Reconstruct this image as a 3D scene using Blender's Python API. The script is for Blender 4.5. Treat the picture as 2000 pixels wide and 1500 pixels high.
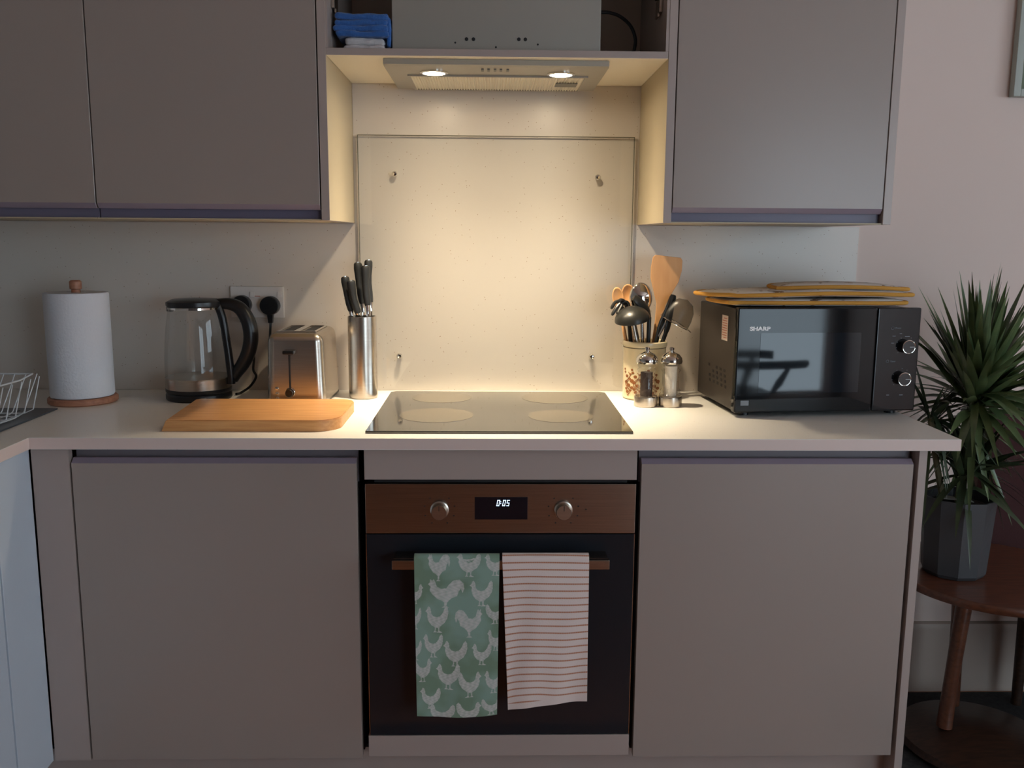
import bpy, bmesh, math, random
import numpy as np
from mathutils import Vector, Matrix, noise

for _o in list(bpy.data.objects):
    bpy.data.objects.remove(_o)
S = bpy.context.scene
COL = S.collection
PI = math.pi

# ------------------------------------------------------------------ camera
cam_d = bpy.data.cameras.new('camera')
cam = bpy.data.objects.new('camera', cam_d); COL.objects.link(cam)
cam_d.sensor_width = 36.0
cam_d.lens = 1761.94 / 2000 * 36
cam_d.clip_start = 0.02
_r = Vector((0.99973973, -0.02171135, 0.00700661))
_u = Vector((-0.00342642, 0.16074186, 0.98699053))
_f = Vector((0.02255516, 0.98675766, -0.16062563))
_m = Matrix((_r, _u, -_f)).transposed().to_4x4()
_m.translation = Vector((0.1318, -2.5166, 1.3383))
cam.matrix_world = _m
S.camera = cam

# ------------------------------------------------------------------ colour management, sky, window light
S.view_settings.view_transform = 'Standard'
S.view_settings.look = 'None'
S.view_settings.gamma = 1.0
S.view_settings.use_curve_mapping = False
S.view_settings.exposure = 0.0
SKY = (0.70, 0.86, 1.0)
W = bpy.data.worlds.new('sky'); S.world = W
W.use_nodes = True
W.node_tree.nodes['Background'].inputs[0].default_value = (*SKY, 1)
W.node_tree.nodes['Background'].inputs[1].default_value = 6.0

def portal(name, loc, rot, sx, sy):
    d = bpy.data.lights.new(name, 'AREA'); d.shape = 'RECTANGLE'; d.size = sx; d.size_y = sy
    d.cycles.is_portal = True
    o = bpy.data.objects.new(name, d); COL.objects.link(o); o.location = loc; o.rotation_euler = rot
portal('patio_portal', (2.78, -5.0, 1.1), (PI/2, 0, 0), 1.76, 2.1)       # patio door in the far wall
portal('window_portal', (3.75, -2.2, 1.55), (0, -PI/2, 0), 1.1, 2.2)      # window in the right wall

LAMP_COL = (1.0, 0.825, 0.57)
LAMP_W = 1.0
LAMPS = [(-0.008, -0.275), (0.295, -0.270)]
IES_A = [0, 5, 10, 15, 20, 25, 30, 35, 40, 45, 50, 60, 70, 80, 90]
IES_V = [1130, 1110, 1060, 960, 820, 640, 450, 295, 190, 120, 80, 44, 26, 14, 0]
_t = bpy.data.texts.new('downlight.ies')
_t.write('IESNA:LM-63-2002\nTILT=NONE\n1 1000 1 %d 1 1 2 0 0 0\n1 1 10\n%s\n0\n%s\n' % (len(IES_A), ' '.join(map(str, IES_A)), ' '.join(map(str, IES_V))))
for _x, _y in LAMPS:                                                     # the hood's own two downlights
    d = bpy.data.lights.new('hood_downlight', 'POINT')
    d.energy = 1.0; d.color = LAMP_COL; d.shadow_soft_size = 0.018; d.use_nodes = True
    nt = d.node_tree; em = nt.nodes['Emission']
    ie = nt.nodes.new('ShaderNodeTexIES'); ie.mode = 'INTERNAL'; ie.ies = _t; ie.inputs['Strength'].default_value = LAMP_W
    nt.links.new(ie.outputs['Fac'], em.inputs['Strength'])
    o = bpy.data.objects.new('hood_downlight', d); COL.objects.link(o); o.location = (_x, _y, 1.718)

# ------------------------------------------------------------------ materials
def lin(c):
    return tuple((v/255/12.92 if v/255 <= 0.04045 else ((v/255+0.055)/1.055)**2.4) for v in c)

def M(name, rgb, rough=0.5, metal=0.0, spec=0.5, coat=0.0, bump=None, emit=None, estr=0.0, sheen=0.0):
    m = bpy.data.materials.new(name); m.use_nodes = True
    nt = m.node_tree; b = nt.nodes['Principled BSDF']
    b.inputs['Base Color'].default_value = (*lin(rgb), 1)
    b.inputs['Roughness'].default_value = rough
    b.inputs['Metallic'].default_value = metal
    b.inputs['Specular IOR Level'].default_value = spec
    b.inputs['Coat Weight'].default_value = coat
    b.inputs['Coat Roughness'].default_value = 0.05
    if sheen: b.inputs['Sheen Weight'].default_value = sheen
    if emit:
        b.inputs['Emission Color'].default_value = (*emit, 1); b.inputs['Emission Strength'].default_value = estr
    if bump:
        scale, strength, dist = bump
        tc = nt.nodes.new('ShaderNodeTexCoord'); n = nt.nodes.new('ShaderNodeTexNoise'); bp = nt.nodes.new('ShaderNodeBump')
        n.inputs['Scale'].default_value = scale; n.inputs['Detail'].default_value = 4
        bp.inputs['Strength'].default_value = strength; bp.inputs['Distance'].default_value = dist
        nt.links.new(tc.outputs['Object'], n.inputs['Vector']); nt.links.new(n.outputs['Fac'], bp.inputs['Height'])
        nt.links.new(bp.outputs['Normal'], b.inputs['Normal'])
    return m

def mix_color(nt, fac_socket, c1, c2, to):
    mx = nt.nodes.new('ShaderNodeMix'); mx.data_type = 'RGBA'
    mx.inputs['A'].default_value = (*lin(c1), 1); mx.inputs['B'].default_value = (*lin(c2), 1)
    nt.links.new(fac_socket, mx.inputs['Factor']); nt.links.new(mx.outputs['Result'], to)
    return mx

def M_noise(name, c1, c2, scale, rough=0.5, stretch=(1, 1, 1), metal=0.0, lo=0.35, hi=0.65, bump=0.0, coat=0.0, detail=5, spec=0.5):
    m = M(name, c1, rough, metal, spec, coat); nt = m.node_tree; b = nt.nodes['Principled BSDF']
    tc = nt.nodes.new('ShaderNodeTexCoord'); mp = nt.nodes.new('ShaderNodeMapping'); n = nt.nodes.new('ShaderNodeTexNoise')
    mp.inputs['Scale'].default_value = stretch; n.inputs['Scale'].default_value = scale; n.inputs['Detail'].default_value = detail
    mr = nt.nodes.new('ShaderNodeMapRange'); mr.inputs['From Min'].default_value = lo; mr.inputs['From Max'].default_value = hi
    nt.links.new(tc.outputs['Object'], mp.inputs['Vector']); nt.links.new(mp.outputs['Vector'], n.inputs['Vector'])
    nt.links.new(n.outputs['Fac'], mr.inputs['Value'])
    mix_color(nt, mr.outputs['Result'], c1, c2, b.inputs['Base Color'])
    if bump:
        bp = nt.nodes.new('ShaderNodeBump'); bp.inputs['Strength'].default_value = bump; bp.inputs['Distance'].default_value = 0.001
        nt.links.new(n.outputs['Fac'], bp.inputs['Height']); nt.links.new(bp.outputs['Normal'], b.inputs['Normal'])
    return m

def M_speckle(name, base, dot, scale, rough, thr=0.10, coat=0.0, keep=0.6):
    """pale laminate with small scattered flecks"""
    m = M(name, base, rough, coat=coat); nt = m.node_tree; b = nt.nodes['Principled BSDF']
    tc = nt.nodes.new('ShaderNodeTexCoord'); v = nt.nodes.new('ShaderNodeTexVoronoi'); v.inputs['Scale'].default_value = scale
    nt.links.new(tc.outputs['Object'], v.inputs['Vector'])
    a = nt.nodes.new('ShaderNodeMath'); a.operation = 'LESS_THAN'; a.inputs[1].default_value = thr
    nt.links.new(v.outputs['Distance'], a.inputs[0])
    sp = nt.nodes.new('ShaderNodeSeparateColor'); nt.links.new(v.outputs['Color'], sp.inputs[0])
    g = nt.nodes.new('ShaderNodeMath'); g.operation = 'GREATER_THAN'; g.inputs[1].default_value = keep
    nt.links.new(sp.outputs[0], g.inputs[0])
    mu = nt.nodes.new('ShaderNodeMath'); mu.operation = 'MULTIPLY'
    nt.links.new(a.outputs[0], mu.inputs[0]); nt.links.new(g.outputs[0], mu.inputs[1])
    mix_color(nt, mu.outputs[0], base, dot, b.inputs['Base Color'])
    return m

def M_glass(name, tint=(1, 1, 1), rough=0.0, ior=1.45, boost=1.0):
    """thin clear glass: see-through with a Fresnel reflection, so it does not block light"""
    m = bpy.data.materials.new(name); m.use_nodes = True; nt = m.node_tree
    nt.nodes.remove(nt.nodes['Principled BSDF']); out = nt.nodes['Material Output']
    t = nt.nodes.new('ShaderNodeBsdfTransparent'); t.inputs[0].default_value = (*tint, 1)
    g = nt.nodes.new('ShaderNodeBsdfGlossy'); g.inputs['Roughness'].default_value = rough
    f = nt.nodes.new('ShaderNodeFresnel')
    ge = nt.nodes.new('ShaderNodeNewGeometry'); mr = nt.nodes.new('ShaderNodeMapRange')     # same reflection on both faces of a thin sheet
    mr.inputs['To Min'].default_value = ior; mr.inputs['To Max'].default_value = 1/ior
    nt.links.new(ge.outputs['Backfacing'], mr.inputs['Value']); nt.links.new(mr.outputs['Result'], f.inputs[0])
    mx = nt.nodes.new('ShaderNodeMixShader')
    mu = nt.nodes.new('ShaderNodeMath'); mu.operation = 'MULTIPLY'; mu.inputs[1].default_value = boost
    nt.links.new(f.outputs[0], mu.inputs[0]); nt.links.new(mu.outputs[0], mx.inputs[0])
    nt.links.new(t.outputs[0], mx.inputs[1]); nt.links.new(g.outputs[0], mx.inputs[2]); nt.links.new(mx.outputs[0], out.inputs[0])
    return m

def M_pattern(name, c1, c2, c3=None, rough=0.9, bscale=900, bstr=0.4):
    """woven cloth whose printed design is stored on the mesh as attribute 'pat' (0 ground .. 1 print)"""
    m = M(name, c1, rough, spec=0.2, sheen=0.15, bump=(bscale, bstr, 0.0006)); nt = m.node_tree; b = nt.nodes['Principled BSDF']
    a = nt.nodes.new('ShaderNodeAttribute'); a.attribute_name = 'pat'
    mx = mix_color(nt, a.outputs['Fac'], c1, c2, b.inputs['Base Color'])
    if c3:
        tc = nt.nodes.new('ShaderNodeTexCoord'); n = nt.nodes.new('ShaderNodeTexNoise'); n.inputs['Scale'].default_value = 14
        mr = nt.nodes.new('ShaderNodeMapRange'); mr.inputs['From Min'].default_value = .4; mr.inputs['From Max'].default_value = .6
        nt.links.new(tc.outputs['Object'], n.inputs['Vector']); nt.links.new(n.outputs['Fac'], mr.inputs['Value'])
        mix_color(nt, mr.outputs['Result'], c1, c3, mx.inputs['A'])
    return m

GLOSS = M('gloss_cashmere_door', (164, 151, 144), 0.27, spec=0.5)
GLOSS_EDGE = M('satin_door_edge', (150, 138, 152), 0.35)
PANEL = M('cashmere_end_panel', (178, 164, 157), 0.3)
CARC = M('cream_carcass', (186, 172, 144), 0.45)
SHELF_LIT = M('cream_shelf_bounce_lit', (246, 236, 214), 0.45)  # carcass cream lightened to stand in for bounced light under the shelf
RECESS = M('handle_recess', (112, 106, 126), 0.4)
CHAN = M('channel_dark', (128, 120, 126), 0.45)
WHITE_WALL = M('wall_paint', (226, 206, 196), 0.75, bump=(220, 0.12, 0.0008))
SPL = M_speckle('speckled_wall_panel', (215, 206, 197), (150, 120, 96), 95, 0.33, thr=0.10, keep=0.55)
WT = M_speckle('worktop_laminate', (234, 231, 226), (190, 175, 160), 150, 0.32, thr=0.12, keep=0.6)
WT_EDGE = M('worktop_edge', (230, 210, 202), 0.4)
FLOORM = M_noise('wood_floor', (184, 120, 82), (158, 100, 66), 4, 0.4, (1, 18, 18))
FLOOR_SHADE_M = M_noise('floor_shade_dark', (52, 50, 50), (34, 33, 34), 90, 0.95)  # near-black colour stands in for shade on the floor
BLACK = M('black_plastic', (22, 23, 26), 0.32)
MATBLACK = M('matt_black', (30, 31, 32), 0.55)
DARK = M('dark_void', (26, 25, 27), 0.7)
BGLASS = M('black_glass', (34, 38, 44), 0.06, spec=0.35)
HOBG = M('hob_glass', (24, 23, 21), 0.05, spec=0.75, coat=0.8)
HOBZ = M('hob_zone', (74, 66, 52), 0.12, spec=0.8, coat=0.6)
CHROME = M('chrome', (225, 222, 216), 0.08, 1.0)
STEEL = M_noise('brushed_steel', (200, 191, 180), (188, 179, 168), 5, 0.26, (3, 3, 200), 1.0)
STEELH = M_noise('brushed_steel_flat', (176, 160, 146), (160, 146, 134), 8, 0.24, (1, 90, 90), 1.0, bump=0.04)
HOODM = M('silver_hood_paint', (170, 166, 156), 0.4, 0.3)
FILT = M('filter_mesh', (236, 230, 212), 0.4, 0.3)
WOODB = M_noise('beech', (214, 160, 104), (196, 138, 84), 5, 0.45, (2, 26, 26))
WOODU = M_noise('beech_utensil', (226, 172, 118), (216, 160, 106), 4, 0.5, (12, 12, 2))
WOODH = M_noise('towel_holder_wood', (186, 132, 104), (166, 112, 88), 6, 0.5, (3, 20, 20))
WOODD = M_noise('table_wood', (104, 62, 44), (80, 46, 32), 5, 0.3, (3, 22, 22), coat=0.3)
WOODK = M_noise('dark_chair_wood', (66, 44, 32), (46, 30, 22), 6, 0.4, (3, 22, 22))
PAPER = M('kitchen_paper', (228, 230, 236), 0.9, bump=(160, 0.6, 0.002))
WPLAST = M('white_plastic', (222, 216, 212), 0.35)
GLASS = M_glass('clear_glass', (0.985, 0.99, 0.985))
KGLASS = M_glass('kettle_glass', (0.93, 0.94, 0.94), 0.0, 1.5, 1.1)
ACRYL = M_glass('acrylic', (0.96, 0.96, 0.95), 0.02, 1.5, 1.3)
GEDGE = M('glass_edge', (104, 100, 84), 0.2)
CERAM = M_noise('cream_ceramic', (226, 212, 178), (218, 202, 166), 12, 0.22, coat=0.5)
POTM = M('pot_charcoal', (64, 65, 68), 0.5, bump=(60, 0.3, 0.002))
SOIL = M('soil', (48, 38, 30), 0.95, bump=(80, 0.8, 0.01))
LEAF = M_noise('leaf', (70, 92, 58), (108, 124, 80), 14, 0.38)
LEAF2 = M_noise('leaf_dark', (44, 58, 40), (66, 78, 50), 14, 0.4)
STEMM = M('plant_stem', (96, 90, 62), 0.7)
MAROON = M('maroon_fabric', (62, 28, 28), 0.9, bump=(200, 0.4, 0.002))
BLUEC = M('blue_cloth', (52, 104, 176), 0.95, sheen=0.3, bump=(160, 0.9, 0.003))
WHITEC = M('white_cloth', (212, 206, 206), 0.95, bump=(160, 0.7, 0.003))
MITT = M_noise('mitt_print', (216, 208, 200), (120, 96, 74), 34, 0.9, (1, 1, 1), lo=0.60, hi=0.66, bump=0.5)
PIPING = M('yellow_piping', (206, 150, 62), 0.8)
NYLON = M('black_nylon', (38, 38, 36), 0.35)
SINKM = M('grey_composite', (70, 76, 84), 0.28, bump=(300, 0.2, 0.0005))
WIREW = M('white_wire', (220, 224, 226), 0.35)
SKIRT = M('skirting_paint', (184, 168, 156), 0.5)
RCAB = M('return_unit_gloss', (202, 214, 226), 0.22, coat=0.3)
PEPPER = M('peppercorn', (62, 48, 44), 0.8, bump=(400, 0.8, 0.002))
SALT = M('salt', (226, 218, 208), 0.9, bump=(400, 0.5, 0.002))
LED = M('downlight_lens', (255, 250, 235), 0.3, emit=(1.0, 0.88, 0.66), estr=14)
DIGIT = M('display_digit', (220, 235, 255), 0.3, emit=(0.62, 0.80, 1.0), estr=2.2)
PRINTW = M('white_print', (200, 204, 208), 0.5)
PRINTG = M('grey_print', (120, 126, 134), 0.5)
PRINTD = M('dark_print', (44, 32, 28), 0.5)
MOTIF = M('brown_motif', (142, 88, 48), 0.4)
LABELM = M('paper_label', (216, 200, 190), 0.6)
ORANGEP = M('label_print', (190, 110, 90), 0.6)
PICM = M_noise('picture_print', (120, 128, 100), (70, 84, 62), 12, 0.5)
FRAMEM = M('picture_frame_pale', (170, 176, 168), 0.4)

# ------------------------------------------------------------------ mesh building
def abs_loc(o):
    v = Vector((0, 0, 0))
    while o is not None:
        v += o.location; o = o.parent
    return v

class MB:
    def __init__(s): s.bm = bmesh.new(); s.mi = 0; s.mats = []
    def _fin(s, faces):
        for f in faces: f.material_index = s.mi
    def mat(s, m):
        if m not in s.mats: s.mats.append(m)
        s.mi = s.mats.index(m); return s
    def box(s, x0, x1, y0, y1, z0, z1, bev=0.0, seg=2, sel=None):
        g = bmesh.ops.create_cube(s.bm, size=1)
        vs = g['verts']
        for v in vs:
            v.co = Vector(((x0+x1)/2+v.co.x*(x1-x0), (y0+y1)/2+v.co.y*(y1-y0), (z0+z1)/2+v.co.z*(z1-z0)))
        fs = {f for v in vs for f in v.link_faces}; s._fin(fs)
        if bev:
            es = {e for v in vs for e in v.link_edges}
            if sel: es = {e for e in es if sel(e)}
            bmesh.ops.bevel(s.bm, geom=list(es), offset=bev, segments=seg, profile=0.5, affect='EDGES')
        return s
    def prism(s, pts, a0, a1, axis='x', bev=0.0, seg=2):
        """pts: 2-D outline; extruded along axis. x:(y,z)  y:(x,z)  z:(x,y)"""
        def P(a, p):
            return {'x': (a, p[0], p[1]), 'y': (p[0], a, p[1]), 'z': (p[0], p[1], a)}[axis]
        v0 = [s.bm.verts.new(P(a0, p)) for p in pts]; v1 = [s.bm.verts.new(P(a1, p)) for p in pts]
        n = len(pts); fs = [s.bm.faces.new(v0), s.bm.faces.new(v1[::-1])]
        for i in range(n): fs.append(s.bm.faces.new((v0[i], v1[i], v1[(i+1) % n], v0[(i+1) % n])))
        s._fin(fs); bmesh.ops.recalc_face_normals(s.bm, faces=fs)
        if bev:
            es = [e for f in fs[:2] for e in f.edges]
            bmesh.ops.bevel(s.bm, geom=list(set(es)), offset=bev, segments=seg, profile=0.5, affect='EDGES')
        return s
    def lathe(s, prof, c=(0, 0, 0), seg=40, sx=1.0, sy=1.0, R=None, cap=True):
        rings = []
        R = R or Matrix.Identity(3); c = Vector(c)
        for r, z in prof:
            rings.append([s.bm.verts.new(c + R @ Vector((r*math.cos(2*PI*i/seg)*sx, r*math.sin(2*PI*i/seg)*sy, z))) for i in range(seg)])
        fs = []
        for a, b in zip(rings, rings[1:]):
            for i in range(seg): fs.append(s.bm.faces.new((a[i], a[(i+1) % seg], b[(i+1) % seg], b[i])))
        if cap:
            if prof[0][0] > 1e-6: fs.append(s.bm.faces.new(rings[0][::-1]))
            if prof[-1][0] > 1e-6: fs.append(s.bm.faces.new(rings[-1]))
        s._fin(fs); return s
    def tube(s, pts, r, seg=10, closed=False, flat=1.0):
        pts = [Vector(p) for p in pts]; n = len(pts)
        rr = r if isinstance(r, (list, tuple)) else [r]*n
        rings = []; up = None
        for i, p in enumerate(pts):
            if closed: t = pts[(i+1) % n]-pts[i-1]
            else: t = pts[min(i+1, n-1)]-pts[max(i-1, 0)]
            t.normalize()
            if up is None: up = t.orthogonal().normalized()
            up = (up - t*up.dot(t)).normalized(); sd = t.cross(up)
            rings.append([s.bm.verts.new(p + up*math.cos(2*PI*k/seg)*rr[i] + sd*math.sin(2*PI*k/seg)*rr[i]*flat) for k in range(seg)])
        fs = []
        m = n if closed else n-1
        for i in range(m):
            a, b = rings[i], rings[(i+1) % n]
            for k in range(seg): fs.append(s.bm.faces.new((a[k], a[(k+1) % seg], b[(k+1) % seg], b[k])))
        if not closed: fs += [s.bm.faces.new(rings[0][::-1]), s.bm.faces.new(rings[-1])]
        s._fin(fs); return s
    def ball(s, c, rx, ry=None, rz=None, seg=20, R=None):
        ry = ry or rx; rz = rz or rx
        g = bmesh.ops.create_uvsphere(s.bm, u_segments=seg, v_segments=seg//2, radius=1)
        R = R or Matrix.Identity(3)
        for v in g['verts']: v.co = Vector(c) + R @ Vector((v.co.x*rx, v.co.y*ry, v.co.z*rz))
        s._fin({f for v in g['verts'] for f in v.link_faces}); return s
    def grid(s, fn, nu, nv):
        vs = [[s.bm.verts.new(fn(i/nu, j/nv)) for i in range(nu+1)] for j in range(nv+1)]
        fs = []
        for j in range(nv):
            for i in range(nu): fs.append(s.bm.faces.new((vs[j][i], vs[j][i+1], vs[j+1][i+1], vs[j+1][i])))
        s._fin(fs); return s
    def build(s, name, m=None, parent=None, world=False, smooth=40, recalc=True):
        if recalc: bmesh.ops.recalc_face_normals(s.bm, faces=s.bm.faces[:])
        me = bpy.data.meshes.new(name); s.bm.to_mesh(me); s.bm.free()
        if world and parent is not None:
            me.transform(Matrix.Translation(-abs_loc(parent)))
        for x in (s.mats or [m]): me.materials.append(x)
        if smooth:
            for p in me.polygons: p.use_smooth = True
            me.set_sharp_from_angle(angle=math.radians(smooth))
        o = bpy.data.objects.new(name, me); COL.objects.link(o)
        if smooth and smooth < 90:
            wn = o.modifiers.new('weighted_normal', 'WEIGHTED_NORMAL'); wn.keep_sharp = True; wn.weight = 80
        if parent is not None: o.parent = parent
        return o

def thing(name, label, cat, loc=(0, 0, 0), rz=0.0, group=None):
    o = bpy.data.objects.new(name, None); COL.objects.link(o); o.empty_display_size = 0.05
    o.location = loc; o.rotation_euler = (0, 0, rz); o['label'] = label; o['category'] = cat
    if group: o['group'] = group
    return o
def tag(o, label, cat, group=None):
    o['label'] = label; o['category'] = cat
    if group: o['group'] = group
    return o
def structure(o): o['kind'] = 'structure'; return o
def mod(o, kind, **kw):
    x = o.modifiers.new(kind.lower(), kind)
    for k, v in kw.items(): setattr(x, k, v)
    return x

def text_mesh(txt, size, name, m, parent, loc, rot=(PI/2, 0, 0), sx=1.0, bold=0.0, shear=0.0, depth=0.0002, sub=None):
    c = bpy.data.curves.new('t', 'FONT'); c.body = txt; c.size = size; c.offset = bold; c.shear = shear; c.extrude = depth
    c.align_x = 'LEFT'
    t = bpy.data.objects.new('t', c); COL.objects.link(t)
    bpy.context.view_layer.update()
    me = bpy.data.meshes.new_from_object(t.evaluated_get(bpy.context.evaluated_depsgraph_get()))
    bpy.data.objects.remove(t)
    me.transform(Matrix.Translation(loc) @ Matrix.Rotation(rot[2], 4, 'Z') @ Matrix.Rotation(rot[0], 4, 'X') @ Matrix.Diagonal((sx, 1, 1, 1)))
    me.materials.clear(); me.materials.append(m)
    o = bpy.data.objects.new(name, me); COL.objects.link(o); o.parent = parent
    return o

def catmull(pts, n=8):
    pts = [Vector(p) for p in pts]; P = [pts[0]*2-pts[1]] + pts + [pts[-1]*2-pts[-2]]; out = []
    for i in range(1, len(P)-2):
        a, b, c, d = P[i-1:i+3]
        for k in range(n):
            t = k/n
            out.append(0.5*((2*b)+(c-a)*t+(2*a-5*b+4*c-d)*t*t+(-a+3*b-3*c+d)*t**3))
    out.append(P[-2]); return out

# ------------------------------------------------------------------ room shell
XL, XR, YB, ZC = -1.47, 3.75, -5.0, 2.45
structure(MB().box(XL-.1, XR+.1, 0.0, 0.1, 0, ZC).build('wall_back', WHITE_WALL))
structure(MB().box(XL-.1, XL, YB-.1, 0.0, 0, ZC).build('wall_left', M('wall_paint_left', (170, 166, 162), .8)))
w = MB()
for b in ((XL, 1.9, 0, ZC), (3.66, XR+.1, 0, ZC), (1.9, 3.66, 2.15, ZC), (1.9, 3.66, 0, .05)):
    w.box(b[0], b[1], YB-.1, YB, b[2], b[3])
structure(w.build('wall_front', M('unseen_wall_dimmed', (112, 110, 112), .8)))  # unseen wall, its colour darkened to cut reflection and bounce
w = MB()
for b in ((YB, -3.3, 0, ZC), (-1.1, 0, 0, ZC), (-3.3, -1.1, 0, 1.0), (-3.3, -1.1, 2.1, ZC)):
    w.box(XR, XR+.1, b[0], b[1], b[2], b[3])
structure(w.build('wall_right', WHITE_WALL))
structure(MB().box(XL-.1, XR+.1, YB-.1, .1, -.05, 0).build('floor', FLOORM))
structure(MB().box(XL-.1, XR+.1, YB-.1, .1, ZC, ZC+.05).build('ceiling', WHITE_WALL))
# skirting along the visible stretch of back wall, right of the units
structure(MB().prism([(-.001, 0), (-.018, 0), (-.018, .195), (-.012, .212), (-.001, .216)], 1.1, XR, 'x').build('baseboard_back', SKIRT))
# patio door and window (behind the camera; seen only in reflections)
pd = MB()
for a, b, c, d in ((1.9, 1.97, .05, 2.15), (3.59, 3.66, .05, 2.15), (1.97, 3.59, 2.08, 2.15), (1.97, 3.59, .05, .13), (2.735, 2.815, .13, 2.08)):
    pd.box(a, b, YB-.07, YB-.01, c, d, .004)
pdo = structure(pd.build('door_1', WPLAST)); MB().box(1.97, 3.59, YB-.045, YB-.039, .13, 2.08).build('pane', GLASS, pdo)
pw = MB()
for a, b, c, d in ((-3.3, -3.24, 1, 2.1), (-1.16, -1.1, 1, 2.1), (-3.24, -1.16, 2.04, 2.1), (-3.24, -1.16, 1, 1.06), (-2.23, -2.17, 1.06, 2.04)):
    pw.box(XR+.02, XR+.08, a, b, c, d, .004)
pwo = structure(pw.build('window_1', WPLAST)); MB().box(XR+.045, XR+.051, -3.24, -1.16, 1.06, 2.04).build('pane', GLASS, pwo)

# speckled wall panel behind the worktop
sp = MB(); sp.box(XL+.001, 1.147, -.0062, -.0004, .911, 1.3725); sp.box(-.243, .530, -.0062, -.0004, 1.3725, 1.7395)
tag(sp.build('splashback_panel', SPL), 'pale speckled laminate wall panel running behind the worktop and up to the hood', 'wall panel')

# ------------------------------------------------------------------ wall cabinets
YF = -.387
def wall_door(x0, x1, root, z1=2.08):
    prof = [(YF, 1.4095), (YF, z1), (YF+.019, z1), (YF+.019, 1.3975), (YF+.009, 1.3975)]
    d = MB().mat(GLOSS); d.prism(prof, x0, x1, 'x', .0008, 1); d.mat(GLOSS_EDGE)
    for f in d.bm.faces:
        if f.normal.z < -.3: f.material_index = 1
    d.build('door', None, root, True, 30)
def wall_cab(x0, x1, dx0, dx1, label, ends):
    r = thing('wall_cabinet', label, 'cabinet', ((x0+x1)/2, -.18, 1.3735), group=None)
    b = MB(); b.box(x0, x1, -.360, -.006, 1.3768, 2.10); b.build('body', CARC, r, True)
    MB().box(x0, x1, -.3835, -.006, 1.3735, 1.3765).build('bottom_panel', CARC, r, True)
    MB().box(x0+.001, x1-.001, -.3675, -.3605, 1.3767, 1.44).build('handle_recess', RECESS, r, True)
    wall_door(dx0, dx1, r)
    for e0, e1 in ends: MB().box(e0, e1, YF, -.006, 1.3735, 2.10, .0006, 1).build('end_panel', PANEL, r, True)
    return r
# end panels: satin cashmere on the front edge, cream on the face towards the hood
def end_panel(x0, x1, r, inner):
    b = MB().mat(PANEL); b.box(x0, x1, YF, -.006, 1.3735, 2.10, .0006, 1)
    b.mat(CARC)
    for f in b.bm.faces:
        if (inner == '+' and f.normal.x > .9) or (inner == '-' and f.normal.x < -.9): f.material_index = 1
    b.build('end_panel', None, r, True)
r = wall_cab(-1.279, -.7775, -1.276, -.7785, 'far-left grey gloss wall cabinet, cut by the photo edge, above the paper towel', [])
r = wall_cab(-.7765, -.2635, -.7755, -.2655, 'wide grey gloss wall cabinet left of the cooker hood, above kettle and toaster', [])
end_panel(-.2625, -.2435, r, '+')
r = wall_cab(.5495, 1.0465, .5515, 1.0445, 'grey gloss wall cabinet right of the cooker hood, above the microwave', [])
end_panel(.5303, .549, r, '-'); end_panel(1.047, 1.066, r, '')

# open bridging unit over the hood
r = thing('bridging_cabinet', 'open-fronted shelf unit between the wall cabinets, housing the hood', 'cabinet', (.143, -.19, 1.7395))
b = MB(); b.box(-.2433, .5301, -.386, -.0065, 1.7400, 1.7560, .0006, 1)
b.mat(PANEL); b.mat(SHELF_LIT)
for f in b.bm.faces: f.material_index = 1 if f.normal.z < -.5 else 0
b.build('bottom_shelf', None, r, True)
MB().mat(PANEL).box(-.2433, -.2385, -.386, -.0065, 1.7562, 2.10).build('side_panel', None, r, True)
MB().mat(PANEL).box(.5235, .5301, -.386, -.0065, 1.7562, 2.10).build('side_panel', None, r, True)
MB().box(-.2383, .5233, -.012, -.0065, 1.7562, 2.10).build('back_panel', M('unit_back', (206, 186, 170), .7), r, True)
MB().box(-.2433, .5301, -.386, -.0065, 2.1001, 2.116).build('top_panel', CARC, r, True)
for xh, sx in ((.519, -1), (-.234, 1)):
    hb = MB(); hb.box(xh-.004, xh+.004, -.335, -.285, 1.853, 1.885, .001); hb.tube([(xh+sx*.006, -.31, 1.885), (xh+sx*.012, -.30, 1.93)], .005, 8)
    hb.box(xh+sx*.004-.002, xh+sx*.004+.002, -.325, -.295, 1.845, 1.853)
    hb.build('lift_hinge', STEEL, r, True)

# ------------------------------------------------------------------ cooker hood
r = thing('cooker_hood', 'integrated silver cooker hood with two lit downlights above the hob', 'cooker hood', (.142, -.2, 1.7235))
hd = MB(); hd.box(-.1005, .3815, -.330, -.02, 1.7563, 2.08, .002)
hd.build('motor_housing', HOODM, r, True)
for hx, hz in ((.071, 1.789), (.087, 1.789), (.192, 1.790), (.207, 1.790), (.045, 1.781), (.236, 1.779), (.139, 1.772)):
    q = .0022 if hz < 1.785 else .0042
    MB().lathe([(q, 0), (q, .0008)], (hx, -.3302, hz), 12, R=Matrix.Rotation(PI/2, 3, 'X')).build('fixing_hole', DARK, r, True)
hp = MB(); hp.prism([(-.358, 1.7395), (-.358, 1.7275), (-.350, 1.7245), (-.027, 1.7245), (-.02, 1.7395)], -.1190, .4000, 'x', .001, 1)
hp.build('canopy', HOODM, r, True)
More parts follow.
